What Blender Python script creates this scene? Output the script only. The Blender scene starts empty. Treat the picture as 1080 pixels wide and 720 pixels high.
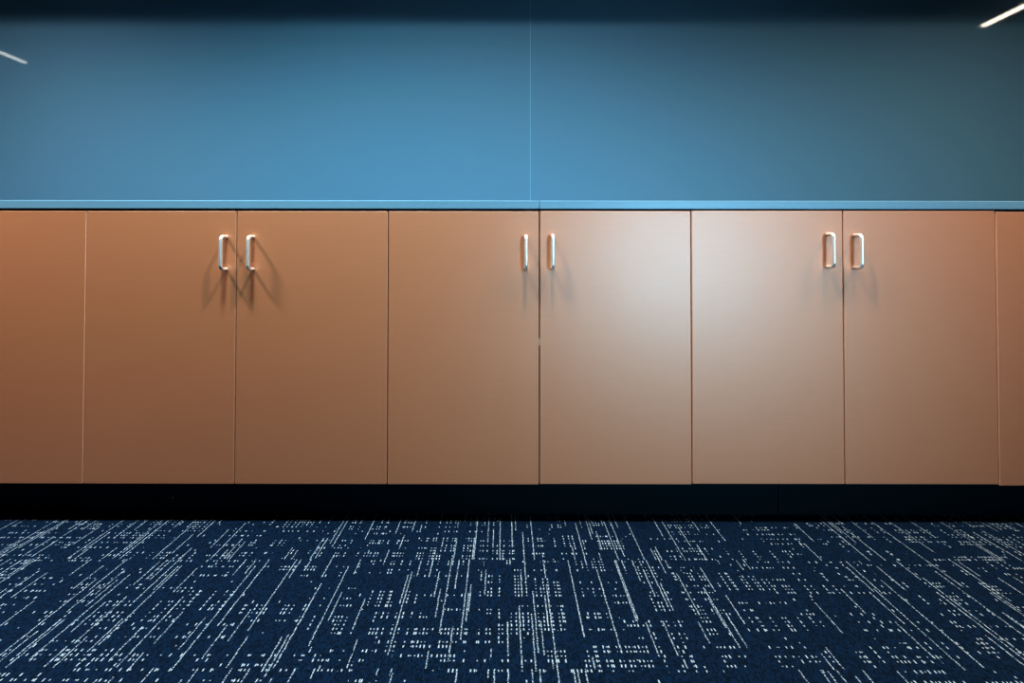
import bpy, bmesh, math, random
from mathutils import Vector, Matrix, Euler
random.seed(7)
S = bpy.context.scene
C = S.collection
PI = math.pi

# ------------------------------------------------------------------ dimensions (metres)
# X runs along the cabinets, Y into the wall, Z up; the door faces lie at Y = 0.
PITCH = 0.416            # door width incl. gap
DOOR_B, DOOR_T = 0.112, 0.857
DOOR_TH = 0.019
GAP = 0.0032
CT_B, CT_T = 0.8630, 0.8862
CT_FRONT = -0.0015
WALL_Y = 0.58
TOE_Y = 0.060
CEIL_Z = 2.40
ROOM_X0, ROOM_X1, ROOM_Y0 = -6.2, 5.6, -4.3

# ------------------------------------------------------------------ helpers
def finish(name, bm, mats, parent=None, smooth=True):
    me = bpy.data.meshes.new(name)
    bm.normal_update()
    bm.to_mesh(me); bm.free()
    if not isinstance(mats, (list, tuple)):
        mats = [mats]
    for m in mats:
        me.materials.append(m)
    if smooth:
        me.polygons.foreach_set('use_smooth', [True] * len(me.polygons))
        try:
            me.set_sharp_from_angle(angle=math.radians(35))
        except Exception:
            pass
    o = bpy.data.objects.new(name, me)
    C.objects.link(o)
    if parent is not None:
        o.parent = parent
    return o

def tag(o, label=None, cat=None, group=None, kind=None):
    if label: o['label'] = label
    if cat: o['category'] = cat
    if group: o['group'] = group
    if kind: o['kind'] = kind
    return o

def empty(name, loc):
    o = bpy.data.objects.new(name, None)
    o.empty_display_size = 0.05
    o.location = loc
    C.objects.link(o)
    return o

def box(bm, x0, x1, y0, y1, z0, z1, mi=0):
    vs = [bm.verts.new(p) for p in ((x0, y0, z0), (x1, y0, z0), (x1, y1, z0), (x0, y1, z0),
                                    (x0, y0, z1), (x1, y0, z1), (x1, y1, z1), (x0, y1, z1))]
    fs = []
    for idx in ((3, 2, 1, 0), (4, 5, 6, 7), (0, 1, 5, 4), (1, 2, 6, 5), (2, 3, 7, 6), (3, 0, 4, 7)):
        f = bm.faces.new([vs[i] for i in idx]); f.material_index = mi
        fs.append(f)
    return fs

def bevel_all(bm, w, seg=2):
    bmesh.ops.bevel(bm, geom=list(bm.edges), offset=w, segments=seg, profile=0.5,
                    affect='EDGES', clamp_overlap=True)

def tube(bm, pts, r, n=14):
    rings = []
    for i, p in enumerate(pts):
        p = Vector(p)
        a = Vector(pts[max(i - 1, 0)]); b = Vector(pts[min(i + 1, len(pts) - 1)])
        t = (b - a).normalized()
        u = Vector((1, 0, 0))                      # the pull bends in the YZ plane
        v = t.cross(u).normalized()
        rings.append([bm.verts.new(p + r * (math.cos(2 * PI * k / n) * u + math.sin(2 * PI * k / n) * v)) for k in range(n)])
    for a, b in zip(rings, rings[1:]):
        for k in range(n):
            bm.faces.new((a[k], a[(k + 1) % n], b[(k + 1) % n], b[k]))
    bm.faces.new(rings[0]); bm.faces.new(list(reversed(rings[-1])))
    bmesh.ops.recalc_face_normals(bm, faces=list(bm.faces))

GAM = 0.75          # the picture is developed with this contrast; base colours are undone for it
def srgb(r, g, b):
    f = lambda c: c / 12.92 if c <= 0.04045 else ((c + 0.055) / 1.055) ** 2.4
    return (f(r / 255) ** GAM, f(g / 255) ** GAM, f(b / 255) ** GAM, 1)

# ------------------------------------------------------------------ node helper
class NT:
    def __init__(self, name):
        self.m = bpy.data.materials.new(name); self.m.use_nodes = True
        self.t = self.m.node_tree; self.n = self.t.nodes
        self.b = self.n['Principled BSDF']
    def put(self, sock, v):
        if isinstance(v, bpy.types.NodeSocket): self.t.links.new(v, sock)
        else: sock.default_value = v
    def math(self, op, a, b=0.0, c=None, clamp=False):
        n = self.n.new('ShaderNodeMath'); n.operation = op; n.use_clamp = clamp
        self.put(n.inputs[0], a); self.put(n.inputs[1], b)
        if c is not None: self.put(n.inputs[2], c)
        return n.outputs[0]
    def xyz(self, a, b=0.0, c=0.0):
        n = self.n.new('ShaderNodeCombineXYZ')
        for s, v in zip(n.inputs, (a, b, c)): self.put(s, v)
        return n.outputs[0]
    def sep(self, v):
        n = self.n.new('ShaderNodeSeparateXYZ'); self.put(n.inputs[0], v); return n.outputs
    def coord(self):
        return self.n.new('ShaderNodeTexCoord').outputs['Object']
    def white(self, a, b=0.0, c=0.0):
        n = self.n.new('ShaderNodeTexWhiteNoise'); n.noise_dimensions = '3D'
        self.put(n.inputs['Vector'], self.xyz(a, b, c)); return n.outputs['Value']
    def noise(self, vec, scale, detail=2.0, rough=0.5):
        n = self.n.new('ShaderNodeTexNoise'); self.put(n.inputs['Vector'], vec)
        n.inputs['Scale'].default_value = scale; n.inputs['Detail'].default_value = detail
        n.inputs['Roughness'].default_value = rough
        return n.outputs['Fac']
    def ramp(self, f, lo, hi, a=0.0, b=1.0):
        n = self.n.new('ShaderNodeMapRange'); n.clamp = True
        self.put(n.inputs[0], f)
        for i, v in zip((1, 2, 3, 4), (lo, hi, a, b)): self.put(n.inputs[i], v)
        return n.outputs[0]
    def mix(self, f, a, b):
        n = self.n.new('ShaderNodeMix'); n.data_type = 'RGBA'
        self.put(n.inputs[0], f); self.put(n.inputs[6], a); self.put(n.inputs[7], b)
        return n.outputs[2]
    def bump(self, h, strength, dist):
        n = self.n.new('ShaderNodeBump'); n.inputs['Strength'].default_value = strength
        n.inputs['Distance'].default_value = dist; self.put(n.inputs['Height'], h)
        self.put(self.b.inputs['Normal'], n.outputs[0])
    def set(self, **k):
        for a, v in k.items():
            self.put(self.b.inputs[{'col': 'Base Color', 'rough': 'Roughness', 'metal': 'Metallic',
                                    'spec': 'Specular IOR Level', 'emit': 'Emission Color',
                                    'es': 'Emission Strength', 'coat': 'Coat Weight', 'coatr': 'Coat Roughness'}[a]], v)
        return self

# ------------------------------------------------------------------ materials
def plain(name, col, rough=0.5, metal=0.0, spec=0.5, grain=60.0, amt=0.04):
    k = NT(name)
    n = k.noise(k.coord(), grain, 3)
    c2 = tuple(min(1, x * (1 + amt * 4)) for x in col[:3]) + (1,)
    k.set(col=k.mix(n, tuple(x * (1 - amt) for x in col[:3]) + (1,), c2) if amt else col, rough=rough, metal=metal, spec=spec)
    return k.m

def make_door_material(name, col, rough, spec):
    k = NT(name)
    co = k.coord()
    info = k.n.new('ShaderNodeObjectInfo')
    v = k.n.new('ShaderNodeVectorMath'); v.operation = 'ADD'
    k.put(v.inputs[0], co); k.put(v.inputs[1], k.xyz(k.math('MULTIPLY', info.outputs['Random'], 37.0), 0.0, 0.0))
    wob = k.noise(v.outputs[0], 2.2, 1)                       # slight warp of each sheet
    s = k.sep(co)
    streak = k.noise(k.xyz(k.math('MULTIPLY', s[0], 8.0), s[1], k.math('MULTIPLY', s[2], 90.0)), 1.0, 2)
    dark = tuple(c * 0.94 for c in col[:3]) + (1,)
    k.set(col=k.mix(streak, dark, col), rough=k.ramp(streak, 0.2, 0.8, rough - 0.03, rough + 0.03), spec=spec)
    k.bump(wob, 1.0, 0.0010)
    k.set(coat=0.8, coatr=0.44); k.b.inputs['Coat IOR'].default_value = 1.7
    return k.m

M_door = make_door_material('copper_brown_laminate', srgb(186, 109, 68), 0.46, 1.0)
M_edge = plain('door_edge_band', srgb(222, 168, 138), 0.4)
M_carcass = plain('cabinet_carcass', srgb(24, 20, 20), 0.7)
M_toe = plain('toe_kick_vinyl', srgb(0, 7, 15), 0.42, spec=0.15)
M_counter = plain('pale_blue_laminate', srgb(92, 134, 158), 0.34, spec=0.25, amt=0.02)
M_counter_edge = plain('counter_edge', srgb(92, 134, 158), 0.34, spec=0.25, amt=0.02)
M_seam = plain('panel_seam', srgb(98, 146, 172), 0.4)
M_steel = plain('brushed_nickel', (0.93, 0.91, 0.87, 1), 0.32, metal=0.55, grain=300, amt=0.02)
M_rubber = plain('grey_bumper', srgb(150, 140, 132), 0.6)
M_ceiling = plain('ceiling_paint', srgb(84, 92, 98), 0.9)
M_room = plain('room_paint', srgb(84, 92, 100), 0.9)
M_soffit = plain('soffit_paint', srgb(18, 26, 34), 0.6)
M_alu = plain('light_housing', (0.6, 0.6, 0.6, 1), 0.4, metal=0.8)
M_dark = plain('screw_metal', srgb(90, 100, 110), 0.4, metal=0.6)

def make_wall_material():
    k = NT('blue_wall_panel')
    co = k.coord(); s = k.sep(co)
    soft = k.noise(co, 1.1, 2)
    smear = k.noise(k.xyz(k.math('MULTIPLY', s[0], 1.5), s[1], k.math('MULTIPLY', s[2], 9.0)), 1.6, 3)
    k.set(col=k.mix(soft, srgb(66, 105, 129), srgb(72, 107, 128)),
          rough=k.ramp(smear, 0.3, 0.8, 0.02, 0.05), spec=0.5)
    k.bump(k.noise(co, 1.6, 1), 1.0, 0.0004)
    return k.m
M_wall = make_wall_material()

def make_carpet():
    k = NT('navy_loop_carpet')
    co = k.coord(); s = k.sep(co); x, y = s[0], s[1]
    PX, PY = 0.0035, 0.0108
    wob = k.math('MULTIPLY', k.math('SUBTRACT', k.noise(co, 70, 2), 0.5), 0.0034)
    wx = k.math('ADD', x, wob)
    cx = k.math('DIVIDE', wx, PX)
    col = k.math('FLOOR', cx); fx = k.math('FRACT', cx)
    blk = k.math('FLOOR', k.math('DIVIDE', k.math('ADD', y, 0.150 + 3.16), 0.316))
    h = k.white(col, blk, 3.0)
    even = k.math('LESS_THAN', k.math('ABSOLUTE', k.math('SUBTRACT', k.math('FLOORED_MODULO', k.math('ADD', col, k.math('FLOOR', k.math('DIVIDE', col, 7.0))), 2.0), 0.0)), 0.5)
    def seg(length, ofs, mul):
        sg = k.math('FLOOR', k.math('ADD', k.math('DIVIDE', y, length), k.math('MULTIPLY', h, mul)))
        return k.white(k.math('ADD', col, ofs), sg, blk)
    # wide bands where the yarn shows more or less
    dens = k.noise(k.xyz(k.math('MULTIPLY', x, 9.0), k.math('MULTIPLY', y, 3.0), k.math('MULTIPLY', blk, 7.3)), 1.0, 2)
    d1 = k.ramp(dens, 0.32, 0.68, 0.45, 1.45)
    lineA = k.math('LESS_THAN', seg(0.24, 11.0, 7.0), k.math('MULTIPLY', d1, 0.058))
    lineB = k.math('LESS_THAN', seg(0.085, 211.0, 13.0), k.math('MULTIPLY', d1, 0.06))
    row = k.math('FLOOR', k.math('DIVIDE', y, PY)); fy = k.math('FRACT', k.math('DIVIDE', y, PY))
    grp = k.math('FLOOR', k.math('ADD', k.math('DIVIDE', x, 0.13), k.math('MULTIPLY', k.white(row, 5.0), 9.0)))
    rowsel = k.math('LESS_THAN', k.white(row, grp, 9.0), 0.42)
    colsel = k.math('LESS_THAN', seg(0.2, 411.0, 5.0), k.math('MULTIPLY', d1, 0.38))
    tri = k.math('ABSOLUTE', k.math('SUBTRACT', fy, 0.5))
    dshape = k.ramp(k.math('ADD', tri, k.math('MULTIPLY', k.math('SUBTRACT', k.white(col, row, 31.0), 0.35), 0.3)), 0.16, 0.34, 1.0, 0.0)
    dot = k.math('MULTIPLY', k.math('MULTIPLY', rowsel, colsel), dshape)
    stray = k.math('MULTIPLY', k.math('LESS_THAN', k.white(col, row, 77.0), 0.018), dshape)
    beads = k.ramp(k.noise(co, 300, 2), 0.40, 0.58, 0.03, 1.0)
    line = k.math('MULTIPLY', k.math('MAXIMUM', lineA, lineB), beads)
    msk = k.math('MULTIPLY', k.math('MAXIMUM', k.math('MAXIMUM', line, dot), stray), even)
    tx = k.math('ABSOLUTE', k.math('SUBTRACT', fx, 0.5))
    msk = k.math('MULTIPLY', msk, k.ramp(tx, 0.26, 0.5, 1.0, 0.0))
    # navy ground: fine ribs, loop to loop variation
    var = k.white(col, k.math('FLOOR', k.math('DIVIDE', y, 0.005)), 1.0)
    fine = k.noise(co, 500, 2)
    rib = k.ramp(tx, 0.22, 0.5, 1.0, 0.35)
    g = k.math('MULTIPLY', rib, k.math('ADD', 0.05, k.math('ADD', k.math('MULTIPLY', var, 0.75), k.math('MULTIPLY', k.ramp(fine, 0.35, 0.65), 0.55))))
    base = k.mix(g, srgb(0, 1, 3), srgb(2, 19, 42))
    yarn = k.mix(k.noise(co, 30, 2), srgb(112, 126, 140), srgb(152, 164, 172))
    k.set(col=k.mix(msk, base, yarn), rough=0.95, spec=0.12)
    ht = k.math('ADD', k.math('MULTIPLY', rib, 0.6), k.math('MULTIPLY', fine, 0.5))
    k.bump(ht, 0.6, 0.002)
    return k.m
M_carpet = make_carpet()

def emitter(name, col, st):
    k = NT(name); k.set(col=(0.9, 0.9, 0.9, 1), emit=col, es=st, rough=0.6); return k.m
M_tube = emitter('light_diffuser', (1.0, 0.87, 0.72, 1), 26.0)
M_tube_dim = emitter('light_diffuser_dimmed', (1.0, 0.92, 0.84, 1), 9.0)
M_lens = emitter('downlight_lens', (1.0, 0.93, 0.84, 1), 6.0)

# ------------------------------------------------------------------ the setting
def struct(name, boxes, mat, label, smooth=False):
    bm = bmesh.new()
    for b in boxes: box(bm, *b)
    o = finish(name, bm, mat, smooth=smooth)
    return tag(o, label, name.split('_')[0], kind='structure')

struct('floor', [(ROOM_X0, ROOM_X1, ROOM_Y0, WALL_Y + 0.1, -0.05, 0.0)], M_carpet, 'navy loop carpet flecked with broken white lines')
SEAM_X = 0.006
struct('wall_back', [(ROOM_X0, SEAM_X - 0.0007, WALL_Y, WALL_Y + 0.1, 0, CEIL_Z), (SEAM_X + 0.0007, ROOM_X1, WALL_Y, WALL_Y + 0.1, 0, CEIL_Z)],
       M_wall, 'semi-gloss blue wall above the cabinets')
struct('trim_1', [(SEAM_X - 0.0007, SEAM_X + 0.0007, WALL_Y + 0.0003, WALL_Y + 0.05, CT_T, CEIL_Z)], M_seam, 'thin pale vertical joint between two blue wall panels')
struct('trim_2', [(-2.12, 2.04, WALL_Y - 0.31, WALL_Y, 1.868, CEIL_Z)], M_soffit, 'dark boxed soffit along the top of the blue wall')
struct('ceiling', [(ROOM_X0, ROOM_X1, ROOM_Y0, WALL_Y + 0.1, CEIL_Z, CEIL_Z + 0.1)], M_ceiling, 'grey ceiling')
struct('wall_left', [(ROOM_X0 - 0.1, ROOM_X0, ROOM_Y0, WALL_Y + 0.1, 0, CEIL_Z)], M_room, 'plain grey side wall')
struct('wall_right', [(ROOM_X1, ROOM_X1 + 0.1, ROOM_Y0, WALL_Y + 0.1, 0, CEIL_Z)], M_room, 'plain grey side wall')
# front wall (behind the camera) with one low window opening
WX0, WX1, WZ0, WZ1 = 1.15, 2.5, 0.20, 1.50
struct('wall_front', [(ROOM_X0, WX0, ROOM_Y0 - 0.1, ROOM_Y0, 0, CEIL_Z), (WX1, ROOM_X1, ROOM_Y0 - 0.1, ROOM_Y0, 0, CEIL_Z),
                      (WX0, WX1, ROOM_Y0 - 0.1, ROOM_Y0, 0, WZ0), (WX0, WX1, ROOM_Y0 - 0.1, ROOM_Y0, WZ1, CEIL_Z)], M_room, 'plain grey wall facing the cabinets')
fr = [(WX0, WX0 + 0.04, ROOM_Y0 - 0.08, ROOM_Y0 + 0.01, WZ0, WZ1), (WX1 - 0.04, WX1, ROOM_Y0 - 0.08, ROOM_Y0 + 0.01, WZ0, WZ1),
      (WX0, WX1, ROOM_Y0 - 0.08, ROOM_Y0 + 0.01, WZ0, WZ0 + 0.04), (WX0, WX1, ROOM_Y0 - 0.08, ROOM_Y0 + 0.01, WZ1 - 0.04, WZ1)]
struct('window_1', fr, M_alu, 'window frame in the wall facing the cabinets')

# ------------------------------------------------------------------ cabinets
def make_door(parent, x0, x1, zb, zt):
    """slab door with eased edges; face in the laminate, edges in a paler band"""
    bm = bmesh.new()
    box(bm, x0, x1, 0.0, DOOR_TH, zb, zt)
    bevel_all(bm, 0.0011, 2)
    bm.normal_update()
    for f in bm.faces:
        f.material_index = 0 if (abs(f.normal.y) > 0.9) else 1
    return finish('door', bm, [M_door, M_edge], parent, smooth=False)

def make_handle(parent, x, z):
    L, P, R, r = 0.0885, 0.0275, 0.011, 0.0047
    pts = [(x, 0.0005, z + L / 2), (x, -P + R, z + L / 2)]
    for i in range(1, 9):
        a = PI / 2 * i / 8
        pts.append((x, -P + R - R * math.sin(a), z + L / 2 - R + R * math.cos(a)))
    pts.append((x, -P, z + 0.0))
    for i in range(0, 9):
        a = PI / 2 * i / 8
        pts.append((x, -P + R - R * math.cos(a), z - L / 2 + R - R * math.sin(a)))
    pts.append((x, 0.0005, z - L / 2))
    bm = bmesh.new(); tube(bm, pts, r)
    return finish('handle', bm, M_steel, parent)

# seams as seen; X of the joint between neighbouring doors
SEAMS = [-4 * PITCH - 0.001, -1.2460, -0.8322, -0.4155, 0.0, 0.4161, 0.8317, 1.2495, 1.2495 + PITCH, ]
LAB = ['copper-brown cabinet at the left edge of the photo, half a door showing, no handle',
       'orange-brown two-door cabinet second from the left, carrying the leftmost pair of handles',
       'copper-brown two-door cabinet in the middle, directly under the countertop joint',
       'pale-sheened copper two-door cabinet fourth from the left, doors set slightly higher than its neighbours',
       'copper-brown cabinet at the right edge of the photo, only a sliver of door showing']
HAND = [(-1.70, -1.615), (-0.860, -0.7862), (-0.0375, 0.0350), (0.7885, 0.8635), (1.63, 1.70)]
HZ = [(0.745, 0.745), (0.7415, 0.7415), (0.7435, 0.745), (0.7500, 0.7475), (0.745, 0.745)]
BOUNDS = [(-1.2460 - 2 * PITCH, -1.2460 - PITCH, -1.2460), (-1.2460, -0.8322, -0.4155), (-0.4155, 0.0, 0.4161),
          (0.4161, 0.8317, 1.2495), (1.2495, 1.2495 + PITCH, 1.2495 + 2 * PITCH)]
RAISE = [0.0, 0.0, (0.0, 0.0013), 0.0028, -0.0005]

for i, (xa, xm, xb) in enumerate(BOUNDS):
    root = empty('base_cabinet', ((xa + xb) / 2, DOOR_TH + 0.002, 0.098))
    root.location = (xm, 0.0, 0.0)
    tag(root, LAB[i], 'cabinet', 'base cabinets along the blue wall')
    ox = xm
    # carcass: two sides, bottom, top rail, back, open to the front
    bm = bmesh.new()
    y0, y1, t = DOOR_TH + 0.003, WALL_Y - 0.004, 0.018
    z0, z1 = 0.1115, CT_B - 0.0008
    a, b = xa - ox + 0.0006, xb - ox - 0.0006
    box(bm, a, a + t, y0, y1, z0, z1); box(bm, b - t, b, y0, y1, z0, z1)
    box(bm, a + t, b - t, y0, y1, z0, z0 + t); box(bm, a + t, b - t, y0, y1, z1 - t, z1)
    box(bm, a + t, b - t, y1 - 0.006, y1, z0 + t, z1 - t)
    box(bm, -0.009, 0.009, y0, y1 - 0.006, z0 + t, z1 - t)        # centre partition behind the pair of doors
    finish('carcass', bm, M_carcass, root, smooth=False)
    for k, (p, q) in enumerate(((xa, xm), (xm, xb))):
        rz = RAISE[i][k] if isinstance(RAISE[i], tuple) else RAISE[i]
        d = make_door(root, p - ox + GAP / 2, q - ox - GAP / 2, DOOR_B + rz, DOOR_T + rz)
        make_handle(d, HAND[i][k] - ox, HZ[i][k])['label'] = 'bright nickel D-shaped pull handle'
        if i == 2 and k == 1:
            bm = bmesh.new()
            box(bm, -GAP / 2 + 0.0001, GAP / 2 - 0.0001, 0.001, 0.012, 0.489, 0.509)
            tag(finish('bumper_pad', bm, M_rubber, d), 'small grey pad in the gap between the doors')

# ------------------------------------------------------------------ countertops (two lengths, butt joint)
def make_counter(x0, x1, label):
    bm = bmesh.new()
    box(bm, x0, x1, CT_FRONT, WALL_Y - 0.0005, CT_B, CT_T)
    bevel_all(bm, 0.0016, 2)
    o = finish('countertop', bm, M_counter, smooth=False)
    tag(o, label, 'countertop', 'pale blue countertop lengths')
make_counter(ROOM_X0 + 3.9, -0.0003, 'pale blue worktop length left of the centre joint, on the copper cabinets')
make_counter(0.0003, ROOM_X1 - 3.3, 'pale blue worktop length right of the centre joint, on the copper cabinets')

# ------------------------------------------------------------------ toe kicks
def make_toe(x0, x1, label):
    bm = bmesh.new()
    box(bm, x0, x1, TOE_Y, TOE_Y + 0.015, 0.0005, 0.1105)
    bevel_all(bm, 0.0008, 1)
    o = finish('toe_kick', bm, M_toe, smooth=False)
    return tag(o, label, 'toe kick', 'dark toe kick boards')
TK = 0.682
t1 = make_toe(-2.2, TK - 0.0006, 'dark navy toe kick board running from the left edge to the joint right of centre')
t2 = make_toe(TK + 0.0006, 2.3, 'dark navy toe kick board from the joint to the right edge')
bm = bmesh.new()
bmesh.ops.create_cone(bm, cap_ends=True, segments=16, radius1=0.0032, radius2=0.0022, depth=0.0016,
                      matrix=Matrix.Translation((-1.04, TOE_Y - 0.0005, 0.046)) @ Matrix.Rotation(PI / 2, 4, 'X'))
tag(finish('screw', bm, M_dark, t1), 'small pale screw head')

# ------------------------------------------------------------------ ceiling lights
def linear_light(x, y0, y1, label, glow):
    r = empty('linear_ceiling_light', (x, (y0 + y1) / 2, CEIL_Z))
    tag(r, label, 'ceiling light', 'linear lights on the ceiling')
    h = (y1 - y0) / 2
    bm = bmesh.new(); box(bm, -0.034, 0.034, -h, h, -0.012, 0.0); finish('housing', bm, M_alu, r, smooth=False)
    bm = bmesh.new(); box(bm, -0.018, 0.018, -h + 0.01, h - 0.01, -0.022, -0.012); finish('diffuser', bm, glow, r, smooth=False)
linear_light(3.31, -0.98, 0.45, 'slim linear ceiling light mirrored at the top right of the blue wall', M_tube)
linear_light(-4.16, -1.64, 0.45, 'slim linear ceiling light mirrored at the left edge of the blue wall', M_tube_dim)

def downlight(x, y, power, col, label, size, blend, soft):
    r = empty('downlight', (x, y, CEIL_Z))
    tag(r, label, 'ceiling light', 'round downlights in front of the cabinets')
    bm = bmesh.new()
    n = 28
    prof = [(0.062, 0.0), (0.062, -0.006), (0.05, -0.009), (0.045, -0.002), (0.045, 0.0)]
    rings = [[bm.verts.new((R * math.cos(2 * PI * k / n), R * math.sin(2 * PI * k / n), z)) for k in range(n)] for R, z in prof]
    for a, b in zip(rings, rings[1:]):
        for k in range(n): bm.faces.new((a[k], a[(k + 1) % n], b[(k + 1) % n], b[k]))
    bmesh.ops.recalc_face_normals(bm, faces=list(bm.faces))
    finish('trim_ring', bm, M_alu, r)
    bm = bmesh.new(); bmesh.ops.create_circle(bm, cap_ends=True, segments=28, radius=0.044, matrix=Matrix.Translation((0, 0, -0.003)))
    bmesh.ops.reverse_faces(bm, faces=list(bm.faces))
    finish('lens', bm, M_lens, r)
    L = bpy.data.lights.new('downlight_lamp', 'SPOT'); L.energy = power; L.color = col
    L.spot_size = math.radians(size); L.spot_blend = blend; L.shadow_soft_size = soft
    o = bpy.data.objects.new('downlight_lamp', L); C.objects.link(o); o.location = (x, y, CEIL_Z - 0.03)
downlight(-1.85, -0.47, 285, (0.98, 0.97, 0.96), 'round downlight over the leftmost cabinet', 136, 1.0, 0.11)
downlight(-0.74, -0.47, 240, (0.66, 0.95, 1.0), 'round downlight over the cabinet second from the left', 136, 1.0, 0.11)
downlight(0.02, -0.47, 128, (1.0, 0.97, 0.93), 'round downlight over the middle cabinet', 136, 1.0, 0.04)
downlight(0.93, -0.47, 104, (1.0, 0.88, 0.74), 'round downlight over the fourth cabinet from the left', 136, 1.0, 0.11)
downlight(1.76, -0.47, 165, (1.0, 0.88, 0.74), 'added round fill downlight over the rightmost cabinet', 136, 1.0, 0.11)  # extra lamp, added to brighten the doors at the right end

# daylight through the window opposite
A = bpy.data.lights.new('window_daylight', 'AREA'); A.shape = 'RECTANGLE'
A.size = WX1 - WX0 - 0.1; A.size_y = WZ1 - WZ0 - 0.1; A.energy = 5.3; A.color = (0.40, 0.78, 1.0)
o = bpy.data.objects.new('window_daylight', A); C.objects.link(o)
o.location = ((WX0 + WX1) / 2, ROOM_Y0 - 0.06, (WZ0 + WZ1) / 2)
A.spread = math.radians(27)                       # beam narrowed artificially: held on the doors, kept off the upper wall
o.rotation_euler = (Vector((0.46, 0.0, 0.62)) - o.location).to_track_quat('-Z', 'Y').to_euler()

W = bpy.data.worlds.new('World'); S.world = W; W.use_nodes = True
W.node_tree.nodes['Background'].inputs[0].default_value = (0.5, 0.65, 0.9, 1)
W.node_tree.nodes['Background'].inputs[1].default_value = 0.3

# ------------------------------------------------------------------ camera (shift lens, level with the doors)
cam = bpy.data.cameras.new('camera'); co = bpy.data.objects.new('camera', cam); C.objects.link(co)
F = 519.0
cam.sensor_width = 36.0; cam.sensor_fit = 'HORIZONTAL'; cam.lens = F / 1080 * 36.0
cam.clip_start = 0.02
cam.shift_x = 9.74 / 1080
cam.shift_y = -95.5 / 1080
yaw, pit, rol = -0.0020346, 0.0158082, -0.00109
co.location = (-0.0979, -1.35, 0.7268)
co.rotation_mode = 'XYZ'
Rm = Matrix.Rotation(-yaw, 4, 'Z') @ Matrix.Rotation(PI / 2 + pit, 4, 'X') @ Matrix.Rotation(-rol, 4, 'Z')
co.rotation_euler = Rm.to_euler('XYZ')
S.camera = co

S.view_settings.view_transform = 'Standard'
S.view_settings.look = 'None'
S.view_settings.exposure = 0.0
S.view_settings.gamma = GAM
